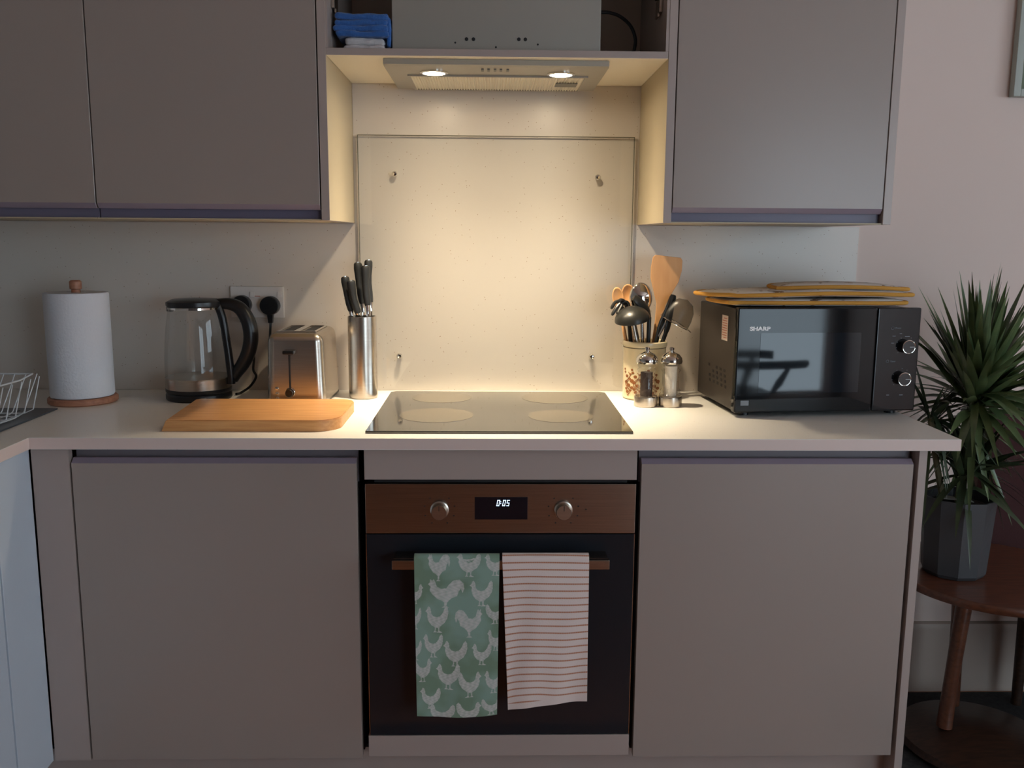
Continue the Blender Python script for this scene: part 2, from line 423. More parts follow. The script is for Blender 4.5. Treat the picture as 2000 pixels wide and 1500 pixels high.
# corrugated grease filter
def filt(u, v):
    x = -.068+u*.425; y = -.235+v*.195
    return Vector((x, y, 1.7218-0.0016*math.sin(u*2*PI*62)))
fl = MB().grid(filt, 620, 1).build('grease_filter', FILT, r, True, recalc=False)
ff = MB()
for a in ((-.074, .363, -.243, -.235), (-.074, .363, -.040, -.032), (-.074, -.067, -.235, -.040), (.356, .363, -.235, -.040)):
    ff.box(*a, 1.7205, 1.7246)
ff.build('filter_frame', HOODM, r, True)
MB().box(.290, .345, -.165, -.115, 1.7185, 1.7215, .001).build('filter_catch', M('catch_grey', (128, 124, 112), .4, .5), r, True)
for _x, _y in LAMPS:
    MB().lathe([(.034, 0), (.034, -.0025), (.027, -.0035), (.027, 0)], (_x, _y, 1.7245), 32, cap=False).build('lamp_bezel', CHROME, r, True)
    MB().lathe([(.0265, 0), (.0265, -.0025), (.018, -.0042), (0.0001, -.0048)], (_x, _y, 1.7245), 32).build('lamp_lens', LED, r, True)
for i, bx in enumerate((.108, .122, .137, .151, .167)):
    MB().box(bx-.003, bx+.003, -.330, -.305, 1.7215, 1.7246, .0006).build('switch', M('switch_grey', (110, 108, 102), .4), r, True)
# hood power cable
cb = catmull([(.3825, -.20, 1.882), (.415, -.20, 1.882), (.445, -.20, 1.872), (.470, -.20, 1.850), (.482, -.20, 1.820), (.479, -.20, 1.790), (.475, -.20, 1.7605)], 6)
tag(MB().tube(cb, .0042, 8).build('power_cable', BLACK), 'black cable curving down beside the hood housing', 'cable')

# folded cloths left of the hood housing
def pad(nm, m, x0, x1, y0, y1, z0, z1, seed, amp=.004, parent=None, world=False, pw=.5, nx=48, ny=40, wrinkle=14):
    """soft folded pad: rounded-rect cushion with wrinkles"""
    b = MB(); g = bmesh.ops.create_cube(b.bm, size=2)
    bmesh.ops.subdivide_edges(b.bm, edges=b.bm.edges[:], cuts=22, use_grid_fill=True)
    cx, cy, cz = (x0+x1)/2, (y0+y1)/2, (z0+z1)/2
    h = Vector(((x1-x0)/2, (y1-y0)/2, (z1-z0)/2)); rad = min(h.z, h.x, h.y)*.95
    for v in b.bm.verts:
        p = Vector((v.co.x*h.x, v.co.y*h.y, v.co.z*h.z))
        q = Vector([max(-(h[i]-rad), min(h[i]-rad, p[i])) for i in range(3)])
        d = p-q
        if d.length > rad: d = d.normalized()*rad
        p = q+d
        n = noise.noise(Vector((p.x*wrinkle+seed, p.y*wrinkle, p.z*wrinkle*2.5)))
        n2 = noise.noise(Vector((p.x*wrinkle*3+seed, p.y*wrinkle*3, p.z*wrinkle*7)))
        p += (d.normalized() if d.length > 1e-6 else Vector((0, 0, 1)))*(n*amp+n2*amp*.5)
        if p.z < -h.z: p.z = -h.z
        v.co = p + Vector((cx, cy, cz))
    return b.build(nm, m, parent, world, 180)
t = thing('folded_cloth', 'bright blue folded microfibre cloths stacked on a white cloth beside the hood housing', 'cloth', (-.17, -.29, 1.7885))
for i, (a, bb, c, d) in enumerate(((-.228, -.106, 1.789, 1.803), (-.233, -.108, 1.802, 1.815), (-.232, -.110, 1.813, 1.828), (-.230, -.106, 1.825, 1.842))):
    pad('cloth_fold', BLUEC, a, bb, -.345, -.225, c, d, i*7.3, .0035, t, True, wrinkle=24)
pad('hanging_corner', BLUEC, -.1135, -.1025, -.335, -.24, 1.768, 1.836, 44, .003, t, True, wrinkle=30)
t = thing('white_cloth', 'white folded cloth under the blue cloths on the open shelf', 'cloth', (-.165, -.28, 1.7562))
pad('cloth_fold', WHITEC, -.214, -.1165, -.34, -.23, 1.7565, 1.7735, 3, .003, t, True, wrinkle=26)
pad('cloth_fold', WHITEC, -.208, -.117, -.338, -.23, 1.772, 1.789, 9, .003, t, True, wrinkle=26)

# ------------------------------------------------------------------ glass splashback
r = thing('glass_splashback', 'clear glass splashback on four chrome fixings behind the hob', 'splashback', (.143, -.016, .9125))
MB().box(-.2285, .5135, -.020, -.014, .9125, 1.6045).build('glass_sheet', GLASS, r, True)
e = MB()
e.box(-.2305, -.2287, -.0205, -.0135, .9125, 1.6065); e.box(.5137, .5155, -.0205, -.0135, .9125, 1.6065); e.box(-.2287, .5137, -.0205, -.0135, 1.6047, 1.6065)
e.build('polished_edge', GEDGE, r, True)
for sx, sz in ((-.131, 1.504), (.417, 1.5), (-.125, 1.010), (.411, 1.010)):
    MB().lathe([(.0065, -.014), (.0065, .0005), (.0078, .001), (.0078, .004), (.005, .0075), (.0001, .0085)], (sx, -.0205, sz), 20, R=Matrix.Rotation(PI/2, 3, 'X')).build('chrome_fixing', CHROME, r, True)

# ------------------------------------------------------------------ worktop
b = MB().mat(WT)
L = [(XL, -.0005), (XL, -2.1), (-.852, -2.1), (-.852, -.62), (1.155, -.62), (1.155, -.0005)]
b.prism(L, .8845, .9105, 'z', .0012, 2)
b.mat(WT_EDGE)
for f in b.bm.faces:
    if abs(f.normal.z) < .3: f.material_index = 1
tag(b.build('worktop', None), 'white L-shaped laminate worktop with pale square edge', 'worktop')

# ------------------------------------------------------------------ base units
YD = -.598
def base_cab(x0, x1, dx0, dx1, label):
    r = thing('base_cabinet', label, 'cabinet', ((x0+x1)/2, -.3, .1505))
    MB().box(x0, x1, -.560, -.03, .1505, .8440).build('body', DARK, r, True)
    MB().box(x0, x1, -.566, -.5605, .800, .8840).build('handle_channel', CHAN, r, True)
    prof = [(YD, .152), (YD, .8490), (YD+.012, .8590), (YD+.019, .8590), (YD+.019, .152)]
    d = MB().mat(GLOSS); d.prism(prof, dx0, dx1, 'x', .0008, 1); d.mat(GLOSS_EDGE)
    for f in d.bm.faces:
        if f.normal.z > .4: f.material_index = 1
    d.build('door', None, r, True, 30)
    return r
base_cab(-.7790, -.1620, -.7775, -.1625, 'wide grey gloss base cabinet left of the oven')
r = base_cab(.4600, 1.0690, .4615, 1.0650, 'grey gloss base cabinet right of the oven, under the microwave')
MB().box(1.0745, 1.093, -.600, -.005, 0, .8840, .0006, 1).build('end_panel', PANEL, r, True)
tag(MB().box(-.8615, -.7815, -.598, -.580, .1505, .8840).build('corner_post', PANEL), 'plain grey corner filler left of the left base cabinet', 'filler panel')
tag(MB().box(-.9290, 1.0740, -.548, -.532, .001, .1495).build('plinth', PANEL), 'grey plinth board running under the base cabinets', 'plinth')

# return run on the left
r = thing('return_base_cabinet', 'pale gloss base unit under the sink run at the left edge', 'cabinet', (-1.15, -1.3, .1505))
MB().box(-1.46, -.885, -2.05, -.60, .1505, .8840).build('body', CARC, r, True)
MB().box(-.8835, -.8640, -.7440, -.601, .1520, .8840, .0008, 1).build('filler_strip', RCAB, r, True)
for q in range(2):
    MB().box(-.8835, -.8640, -.7475-.6*(q+1), -.7475-.6*q-.003, .1520, .8560, .0008, 1).build('door', RCAB, r, True)
MB().box(-1.4, -.9295, -2.05, -.549, .001, .1500).build('plinth', RCAB, r, True)
# inset drainer + dish rack
r = thing('sink_drainer', 'dark grey composite sink drainer set into the worktop at the left edge', 'sink', (-1.15, -.8, .9105))
d = MB(); d.box(-1.42, -.938, -1.35, -.305, .9107, .9145, .0015)
for k in range(7): d.box(-1.38+k*.06, -1.372+k*.06, -.66, -.34, .9146, .9162, .0006)
d.build('drainer_board', SINKM, r, True)
bw = MB(); bw.box(-1.38, -.98, -1.30, -.80, .9146, .9155, .0004); bw.build('bowl_rim', CHROME, r, True)
r = thing('dish_rack', 'white wire dish rack standing on the grey drainer', 'dish rack', (-1.12, -.5, .9165))
wr = MB(); za, zb_ = .9195, 1.008
wr.tube([(-.945, -.46, zb_), (-.95, -.60, zb_), (-1.30, -.60, zb_), (-1.30, -.36, zb_), (-.965, -.36, zb_)], .0022, 8, closed=True)
wr.tube([(-.965, -.46, za), (-.97, -.56, za), (-1.27, -.56, za), (-1.27, -.40, za), (-.975, -.40, za)], .002, 8, closed=True)
wr.build('frame', WIREW, r, True)
wi = MB()
for k in range(12):
    x = -.975-.026*k
    wi.tube(catmull([(x+.02, -.36, zb_), (x+.005, -.39, za+.02), (x, -.405, za), (x, -.48, za), (x, -.555, za), (x+.005, -.57, za+.02), (x+.02, -.60, zb_)], 4), .0014, 6)
for y in (-.40, -.44, -.48, -.52, -.56):
    wi.tube([(-.93, y, zb_), (-.95, y, za+.01), (-.972, y, za), (-1.26, y, za), (-1.30, y, zb_)], .0014, 6)
wi.build('wires', WIREW, r, True)

# ------------------------------------------------------------------ hob
r = thing('induction_hob', 'black glass hob with four round zones set in the worktop', 'hob', (.15, -.313, .911))
b = MB().mat(HOBG); b.prism([(-.145, -.573), (.445, -.573), (.445, -.066), (.432, -.053), (-.132, -.053), (-.145, -.066)], .9110, .9165, 'z', .001, 2)
b.build('glass_plate', None, r, True)
for cx, cy, rr in ((0, -.152, .079), (.300, -.150, .088), (0, -.392, .088), (.298, -.400, .078)):
    MB().lathe([(rr, 0), (rr, .0002)], (cx, cy, .9166), 64).build('cooking_zone', HOBZ, r, True)

# ------------------------------------------------------------------ oven
r = thing('oven_housing', 'grey infill panels above and below the built-in oven', 'filler panel', (.153, -.58, .16))
MB().box(-.1455, .4515, -.598, -.580, .8130, .8840, .0006, 1).build('upper_infill', PANEL, r, True)
MB().box(-.1475, .4515, -.598, -.580, .1560, .2070, .0006, 1).build('lower_infill', PANEL, r, True)
r = thing('built_in_oven', 'black and steel built-in oven with two knobs and a lit clock', 'oven', (.153, -.3, .21))
MB().box(-.140, .448, -.575, -.06, .2090, .8040).build('body', DARK, r, True)
MB().box(-.145, .4512, -.597, -.5755, .6905, .8035, .0012).build('control_panel', STEELH, r, True)
g = MB(); g.box(-.1430, .4495, -.598, -.5755, .2090, .6885, .001); dr = g.build('door', BGLASS, r, True)
MB().box(-.1452, -.1434, -.597, -.5755, .2090, .6885).build('side_trim', STEELH, r, True)
MB().box(.4498, .4514, -.597, -.5755, .2090, .6885).build('side_trim', STEELH, r, True)
MB().box(-.125, .432, -.590, -.5785, .8050, .8105).build('vent_slot', DARK, r, True)
dsp = MB().box(.0955, .2120, -.5985, -.5965, .7225, .7735, .0006).build('display', M('display_glass', (14, 18, 30), .08, spec=.6), r, True)
SEG = {'0': 'abcdef', '5': 'afgcd'}
def seg7(b, ch, x, z, w=.0058, h=.0132, t=.0012):
    sh = lambda zz: (zz-z)*.18
    R = {'a': (0, w, h-t, h), 'd': (0, w, 0, t), 'g': (0, w, h/2-t/2, h/2+t/2), 'b': (w-t, w, h/2, h), 'c': (w-t, w, 0, h/2), 'f': (0, t, h/2, h), 'e': (0, t, 0, h/2)}
    for s_ in SEG[ch]:
        a0, a1, c0, c1 = R[s_]
        b.prism([(x+a0+sh(z+c0), z+c0), (x+a1+sh(z+c0), z+c0), (x+a1+sh(z+c1), z+c1), (x+a0+sh(z+c1), z+c1)], -.5992, -.5986, 'y')
d = MB(); z0 = .7540
seg7(d, '0', .1432, z0); seg7(d, '0', .1560, z0); seg7(d, '5', .1648, z0)
for zz in (z0+.0085, z0+.0045): d.prism([(.1519, zz), (.1535, zz), (.1537, zz+.0018), (.1521, zz+.0018)], -.5992, -.5986, 'y')
d.build('clock_digits', DIGIT, dsp, True, 0)
for kx in (.018, .291):
    k = MB().lathe([(.0205, 0), (.0205, .002), (.0178, .003), (.0172, .020), (.0160, .0225), (.0001, .0225)], (kx, -.5972, .7440), 40, R=Matrix.Rotation(PI/2, 3, 'X')).build('knob', STEEL, r, True)
    MB().box(kx-.0008, kx+.0008, -.6202, -.6194, .748, .7600).build('pointer', PRINTD, k, True)
for kx in (.018, .291):
    for a in range(9):
        an = math.radians(-60+a*37.5); rr = .034
        if abs(math.sin(an)) > .9 and math.cos(an) > 0: continue
        px, pz = kx+rr*math.cos(an), .744+rr*math.sin(an)
        MB().box(px-.0016, px+.0016, -.5973, -.5970, pz-.0012, pz+.0012).build('printed_symbol', PRINTD, r, True, 0)
MB().box(.317+.022, .317+.026, -.5973, -.5970, .744, .747).build('printed_symbol', PRINTD, r, True, 0)
h = MB(); h.box(-.082, .3885, -.6580, -.6440, .6290, .6500, .0015); hh = h.build('handle', STEELH, r, True)
for hx in (-.080, .340):
    MB().box(hx, hx+.0465, -.6440, -.5985, .6330, .6500, .0012).build('handle_bracket', STEELH, hh, True)

# ------------------------------------------------------------------ tea towels over the oven handle
HEN = [(.02, .80), (.09, .86), (.12, .95), (.17, .99), (.22, .94), (.25, .86), (.27, .72), (.35, .62), (.50, .58), (.64, .62), (.75, .74), (.83, .92), (.90, .99), (.97, .90), (.98, .72), (.93, .52), (.82, .36), (.66, .25), (.60, .18), (.60, .06), (.72, .0), (.50, .0), (.55, .06), (.55, .18), (.46, .18), (.44, .06), (.52, .01), (.34, .01), (.40, .06), (.41, .2), (.27, .28), (.15, .42), (.10, .58), (.11, .74)]
COCK = [(.0, .82), (.06, .90), (.05, 1.0), (.12, .95), (.16, 1.0), (.20, .90), (.24, .74), (.36, .66), (.50, .68), (.58, .82), (.70, .95), (.86, .98), (.97, .86), (1.0, .66), (.95, .52), (.90, .66), (.84, .56), (.80, .40), (.66, .34), (.58, .26), (.52, .18), (.50, .06), (.58, .0), (.36, .0), (.44, .06), (.44, .18), (.38, .24), (.24, .32), (.12, .46), (.04, .60), (.07, .74)]
def inpoly(X, Y, poly):
    c = np.zeros(X.shape, bool); n = len(poly)
    for i in range(n):
        x0, y0 = poly[i]; x1, y1 = poly[(i+1) % n]
        if y0 == y1: continue
        k = ((Y < y0) != (Y < y1)) & (X < (x1-x0)*(Y-y0)/(y1-y0)+x0)
        c ^= k
    return c
def drape(name, label, x0, x1, drop_f, drop_b, m, patfn, seed, hem, taper, thick=.0032, amp=.003, nu=220, step=.00085):
    """towel hung over the bar: front fall, over the top, back fall"""
    top = .6535; yf = -.6612; yb = -.6408; rad = (yb-yf)/2; arc = PI*rad
    tot = drop_f+arc+drop_b; nv = int(tot/step)
    U, V = np.meshgrid(np.linspace(0, 1, nu+1), np.linspace(0, 1, nv+1))
    Sx = V*tot
    d = drop_f-Sx                       # distance below the bar on the front fall (>0)
    y = np.where(d > 0, yf, np.where(Sx < drop_f+arc, (yf+yb)/2-rad*np.cos((Sx-drop_f)/rad), yb))
    z = np.where(d > 0, top-d, np.where(Sx < drop_f+arc, top+rad*np.sin((Sx-drop_f)/rad)*.8, top-(Sx-drop_f-arc)))
    k = np.clip(d/drop_f, 0, 1)
    xw = x0+(x1-x0)*U
    xw = xw+taper(U, np.clip(np.abs(np.where(d > 0, d, Sx-drop_f-arc))/drop_f, 0, 1)*np.where(Sx > drop_f+arc, 1, np.where(d > 0, 1, 0)))
    y = y-np.where(d > 0, amp*(np.sin(U*7+seed+k*2)*.5+.7+np.sin(U*15+seed*2+k*5)*.25)*k**.6*1.4, 0)
    z = z+np.where(d > 0, hem(U)*k, 0)
    pat = patfn(U, np.clip(d, -1, 1), k)
    verts = np.stack([xw, y, z], -1).reshape(-1, 3)
    idx = np.arange((nu+1)*(nv+1)).reshape(nv+1, nu+1)
    faces = np.stack([idx[:-1, :-1], idx[:-1, 1:], idx[1:, 1:], idx[1:, :-1]], -1).reshape(-1, 4)
    me = bpy.data.meshes.new(name); me.from_pydata(verts.tolist(), [], faces.tolist())
    at = me.attributes.new('pat', 'FLOAT', 'POINT'); at.data.foreach_set('value', pat.reshape(-1).astype(np.float32))
    for p in me.polygons: p.use_smooth = True
    me.materials.append(m)
    o = bpy.data.objects.new(name, me); COL.objects.link(o)
    mod(o, 'SOLIDIFY', thickness=thick, offset=0)
    return tag(o, label, 'tea towel')
HENS = [(.375, .205, .39, .165, 1, 0), (.79, .205, .26, .15, 0, 0), (.26, .365, .26, .155, 0, 0), (.64, .39, .30, .165, 1, 1), (.21, .53, .23, .14, 0, 0), (.48, .58, .28, .155, 0, 0), (.80, .585, .23, .13, 0, 0),
        (.08, .685, .22, .145, 0, 1), (.39, .725, .28, .155, 0, 0), (.66, .775, .27, .155, 0, 1), (.95, .765, .22, .14, 0, 0), (.17, .865, .24, .13, 0, 0), (.31, .965, .32, .12, 0, 0), (.65, .955, .30, .13, 0, 1), (.93, .925, .24, .10, 0, 1),
        (.29, .045, .24, .16, 1, 0), (.64, .03, .27, .14, 0, 0), (.95, .03, .24, .13, 0, 0), (.0, .21, .20, .12, 0, 1), (.0, .36, .14, .13, 0, 0), (.96, .335, .22, .12, 0, 1), (.97, .50, .2, .13, 0, 0), (.0, .56, .14, .12, 0, 0), (.62, .0, .2, .02, 0, 0)]
def hens(U, d, k):
    V = d/.366; P = np.zeros(U.shape)
    rng = np.random.default_rng(4)
    for cx, cy, w_, h_, cock, flip in HENS:
        w_ *= 1.10; h_ *= 1.06
        X = (U-(cx-w_/2))/w_; Y = 1-(V-(cy-h_/2))/h_
        if flip: X = 1-X
        ins = inpoly(X, Y, COCK if cock else HEN)
        feather = .78+.22*np.sin(X*26+np.sin(Y*19)*2.0)*np.sin(Y*31+X*7)
        P = np.maximum(P, ins*feather)
    return P
drape('tea_towel', 'sage green tea towel printed with white hens on the oven handle', -.0335, .1500, .360, .30,
      M_pattern('hen_print', (146, 176, 162), (214, 216, 212), (128, 154, 132)), hens, 1.0,
      lambda U: -.006*np.sin(PI*U*.9)+.004*U, lambda U, k: (-.004*U+.003*(1-U))*k, .0028, .0022)
def stripes(U, d, k):
    s_ = d+.0022*np.sin(U*2.6+.5)+k*.004*np.sin(U*6.5)-.006*k*U
    ph = (s_ % .0158)/.0158
    st = np.exp(-((ph-.5)/.105)**4)
    st = np.where(d > .322, 0, st)
    return st*(.85+.15*np.sin(U*300))
drape('tea_towel', 'white ribbed tea towel with thin orange stripes on the oven handle', .1560, .3430, .335, .30,
      M_pattern('stripe_cloth', (238, 224, 218), (186, 108, 56), None, .95, 420, .9), stripes, 3.1,
      lambda U: -.012*(1-U)**1.5+.009*U, lambda U, k: .012*k*(1-U)**2*1.2+.002*k*U, .005, .0035)

def under(u, v):
    x = .178+.157*u
    return Vector((x, -.6545+.001*math.sin(u*9), .60-(.60-.320-.006*math.sin(u*3)-.008*u*u)*v))
_tw = bpy.data.objects['tea_towel.001']
uf = MB().grid(under, 40, 30).build('inner_fold', M('towel_white', (232, 218, 214), .95, bump=(420, .8, .0008)), _tw, recalc=False)
mod(uf, 'SOLIDIFY', thickness=.003, offset=0)

# ------------------------------------------------------------------ things on the worktop
ZT = .9107
# kitchen roll
r = thing('paper_towel_holder', 'white kitchen roll on a round wooden upright holder, left of the kettle', 'kitchen roll', (-.924, -.195, ZT))
MB().lathe([(.001, 0), (.081, 0), (.084, .003), (.084, .013), (.080, .0165), (.001, .0165)], (0, 0, 0), 64).build('base', WOODH, r)
MB().lathe([(.011, .0166), (.011, .289), (.0145, .291), (.0148, .309), (.011, .3125), (.001, .3125)], (0, 0, 0), 24).build('pole', WOODH, r)
b = MB()
b.lathe([(.020, .018), (.0745, .018), (.0765, .022), (.0765, .278), (.0745, .282), (.020, .282), (.020, .018)], (0, 0, 0), 72, cap=False)
b.build('paper_roll', PAPER, r)
def flap(u, v):
    a = math.radians(200+50*u); rr = .0770+.003*u*u
    return Vector((rr*math.cos(a), rr*math.sin(a), .019+.262*v+.001*math.sin(u*9)))
fo = MB().grid(flap, 24, 4).build('loose_sheet', PAPER, r, recalc=False)

# kettle
r = thing('kettle', 'glass kettle with black lid, handle and steel band, left of the toaster', 'kettle', (-.645, -.135, ZT), .0)
MB().lathe([(.001, 0), (.082, 0), (.084, .003), (.084, .014), (.081, .018), (.001, .018)], (0, 0, 0), 56).build('power_base', BLACK, r)
MB().lathe([(.001, .0185), (.081, .0185), (.084, .022), (.0842, .030), (.001, .030)], (0, 0, 0), 56).build('base_ring', BLACK, r)
MB().lathe([(.001, .0302), (.0835, .0302), (.0835, .0560), (.0845, .0575), (.0845, .0590), (.001, .0590)], (0, 0, 0), 56).build('steel_band', STEEL, r)
k = MB(); k.lathe([(.0825, .0592), (.0835, .070), (.0825, .110), (.0790, .160), (.0735, .205), (.0690, .229), (.0672, .236)], (0, 0, 0), 64, cap=False)
k.build('glass_jug', KGLASS, r, recalc=False)
MB().lathe([(.0672, .2365), (.0690, .2370), (.0690, .2420), (.0665, .2425)], (0, 0, 0), 56, cap=False).build('top_rim', CHROME, r)
li = MB(); li.lathe([(.001, .2430), (.070, .2430), (.0715, .246), (.0705, .256), (.058, .2620), (.001, .2640)], (0, 0, 0), 56)
li.prism([(-.045, -.026), (-.045, .026), (-.070, .014), (-.077, .0), (-.070, -.014)], .2432, .2545, 'z', .002)
li.build('lid', BLACK, r)
ld = MB(); ld.prism([(-.060, -.012), (-.060, .012), (-.070, .006), (-.075, 0), (-.070, -.006)], .2290, .2428, 'z', .0015); ld.build('spout', M('spout_smoke', (70, 70, 70), .2), r)
hnd = MB()
hpts = catmull([(.055, .0, .2500), (.090, -.002, .2500), (.118, -.004, .2380), (.138, -.006, .2050), (.1440, -.007, .165), (.136, -.006, .125), (.118, -.004, .090), (.100, -.002, .066), (.090, 0, .050)], 8)
hr = [.0145 + .0055*math.sin(PI*i/(len(hpts)-1)) for i in range(len(hpts))]
hnd.tube(hpts, hr, 14, flat=.85)
hnd.build('handle', BLACK, r)
st = MB(); st.tube(catmull([(.0620, -.010, .2460), (.0720, -.010, .215), (.0790, -.010, .165), (.0850, -.010, .110), (.0880, -.009, .060), (.0880, -.008, .040)], 6), .0105, 10)
st.build('handle_strap', BLACK, r)
# double socket and plugs
r = thing('wall_socket', 'white double wall socket behind the kettle and toaster', 'socket', (-.514, -.0062, 1.157))
MB().box(-.587, -.4415, -.0155, -.0062, 1.114, 1.200, .002).build('face_plate', WPLAST, r, True)
for sx in (-.553, -.478): MB().box(sx+.020, sx+.033, -.0185, -.0156, 1.170, 1.186, .0012).build('rocker_switch', M('switch_white', (226, 220, 216), .3), r, True)
MB().box(-.523, -.505, -.0163, -.0156, 1.1725, 1.1745).build('marking', ORANGEP, r, True)
def plug(cx, cz, label, path):
    r = thing('plug', label, 'plug', (cx, -.0157, cz))
    b = MB(); n = 28; pts = []
    for i in range(n):
        a = 2*PI*i/n; x = .0265*math.cos(a); z = .0265*math.sin(a)
        if z < -.004: z = z*.95; x *= 1+.03*math.sin(a)
        pts.append((x, z))
    b.prism(pts, 0, -.026, 'y', .004, 2)
    b.prism([(-.009, -.018), (.009, -.018), (.0055, -.047), (-.0055, -.047)], -.004, -.020, 'y', .002)
    b.build('plug_body', BLACK, r)
    P = [Vector(p)-Vector(r.location) for p in path]
    MB().tube(catmull(P, 8), .0034, 8).build('cord', BLACK, r)
plug(-.553, 1.150, 'black plug in the left socket, half hidden behind the kettle handle', [(-.553, -.028, 1.105), (-.548, -.032, 1.08), (-.530, -.040, 1.05), (-.521, -.045, 1.01), (-.523, -.05, .975), (-.516, -.05, .955), (-.530, -.06, .930), (-.550, -.08, .9155), (-.558, -.10, .9150)])
plug(-.476, 1.148, 'black plug with cord hanging down behind the toaster', [(-.476, -.028, 1.103), (-.479, -.030, 1.06), (-.482, -.033, 1.00), (-.484, -.035, .955), (-.478, -.035, .925), (-.460, -.04, .9150), (-.44, -.045, .9150)])

# toaster
r = thing('toaster', 'brushed steel two-slot toaster with end lever, between kettle and knife block', 'toaster', (-.3640, -.147, ZT), 0)
hw = .080
def tprof(x): return x
b = MB(); b.box(-.0745, .0745, -.112, .112, .010, .186, .022, 5, sel=lambda e: max(v.co.z for v in e.verts) > .1)
for v in b.bm.verts:
    t_ = (v.co.z-.010)/.176; v.co.x *= (1-.075*t_); v.co.y *= (1-.02*t_)
b.build('body', STEEL, r, smooth=50)
MB().box(-.0725, .0725, -.110, .110, .001, .0098, .002).build('foot_plinth', BLACK, r)
for q in (-1, 1):
    s_ = MB(); s_.box(q*.027-.012, q*.027+.012, -.070, .070, .1862, .1872, .0004); so = s_.build('bread_slot', DARK, r)
fr = MB()
for a in ((-.050, .050, -.082, -.074), (-.050, .050, .074, .082), (-.050, -.044, -.074, .074), (.044, .050, -.074, .074), (-.008, .008, -.074, .074)): fr.box(*a, .1862, .1890, .0008)
fr.build('slot_surround', CHROME, r)
MB().box(-.0125-.0022, -.0125+.0022, -.1135, -.1110, .040, .138, .0008).build('lever_slot', DARK, r)
MB().box(-.027, .002, -.126, -.1095, .134, .144, .003).build('lever', BLACK, r)
kx = -.0135
k = MB().lathe([(.0125, 0), (.0125, .002), (.0105, .003), (.0100, .012), (.0085, .0135), (.0001, .0135)], (kx, -.1115, .036), 28, R=Matrix.Rotation(PI/2, 3, 'X')).build('browning_dial', M('dial_dark', (60, 54, 50), .25, .8), r)
MB().tube([(kx+.0118*math.cos(a*2*PI/32), -.1150, .036+.0118*math.sin(a*2*PI/32)) for a in range(32)], .0009, 6, closed=True).build('dial_ring', CHROME, r)
for zz in (.020, .033, .046):
    MB().lathe([(.0046, 0), (.0046, .002), (.0036, .0035), (.0001, .004)], (-.046, -.1115, zz), 18, R=Matrix.Rotation(PI/2, 3, 'X')).build('button', CHROME, r)

# knife block and knives
KB = Vector((-.2125, -.120, ZT))
r = thing('knife_block', 'tall round brushed steel knife block beside the toaster', 'knife block', KB)
b = MB(); b.lathe([(.001, .001), (.0365, .001), (.0380, .004), (.0380, .2165), (.0372, .2185), (.0355, .2185), (.0355, .010), (.001, .010)], (0, 0, 0), 56, sy=.92)
b.build('holder', STEEL, r)
def knife(px, py, tip, ln, label, wd=.011):
    """handle emerging from the block at (px,py), its end at tip"""
    base = KB+Vector((px, py, .180)); end = Vector(tip); dv = (end-base).normalized()
    r = thing('kitchen_knife', label, 'knife', base, group='knives in the steel block')
    e = end-base; Lh = e.length; hs = Lh-ln
    sd = dv.cross(Vector((0, 1, 0))).normalized()
    b = MB(); pts = []; rr = []
    for t_, w_ in ((0, .0075), (.08, .0092), (.25, .0100), (.45, .0092), (.65, .0100), (.85, .0122), (.96, .0118), (1.0, .0088)):
        pts.append(dv*(hs+ln*t_)+sd*(.003*math.sin(t_*PI))); rr.append(w_*wd/.011)
    b.tube(pts, rr, 14, flat=.72); b.build('handle', MATBLACK, r)
    MB().tube([dv*(hs-.022), dv*(hs-.012), dv*(hs+.001)], [.0065, .0062, .0080], 12, flat=.8).build('bolster', CHROME, r)
    MB().tube([dv*(hs-.022), dv*(-.02)-Vector((0, 0, .09))], [.006, .004], 6, flat=.25).build('blade', CHROME, r)
    MB().tube([dv*(Lh+.0001), dv*(Lh+.0012)], .0065, 12, flat=.72).build('end_cap', CHROME, r)
knife(-.018, -.008, (-.2535, -.128, 1.2330), .092, 'black-handled knife leaning furthest left in the steel block')
knife(.001, -.012, (-.2350, -.150, 1.2240), .088, 'black-handled knife in the front of the block, lower handle beside the leftmost', .0115)
knife(.006, .016, (-.2240, -.095, 1.2690), .110, 'black-handled knife at the back left of the block')
knife(.024, .010, (-.1950, -.100, 1.2755), .112, 'black-handled knife standing tallest, at the back right of the block')
knife(.020, -.010, (-.1980, -.135, 1.2620), .104, 'black-handled knife in front of the tallest one', .0118)

# chopping board
b = MB()
P = [(-.595, -.556)]
for i in range(9):
    a = math.radians(-90+i*11.25); P.append((-.262+.055*math.cos(a), -.501+.055*math.sin(a)))
for i in range(9):
    a = math.radians(0+i*11.25); P.append((-.247+.040*math.cos(a), -.328+.040*math.sin(a)))
P += [(-.600, -.288), (-.612, -.300)]
b.prism(P, ZT, .9360, 'z')
for v in b.bm.verts:
    if v.co.z > .92:
        if v.co.x < -.58: v.co.x += .010
        v.co.y += .001
es = [e for e in b.bm.edges if all(v.co.z > .92 for v in e.verts)]
bmesh.ops.bevel(b.bm, geom=es, offset=.002, segments=2, affect='EDGES')
tag(b.build('chopping_board', WOODB, smooth=30), 'thick beech chopping board lying in front of the toaster', 'chopping board')

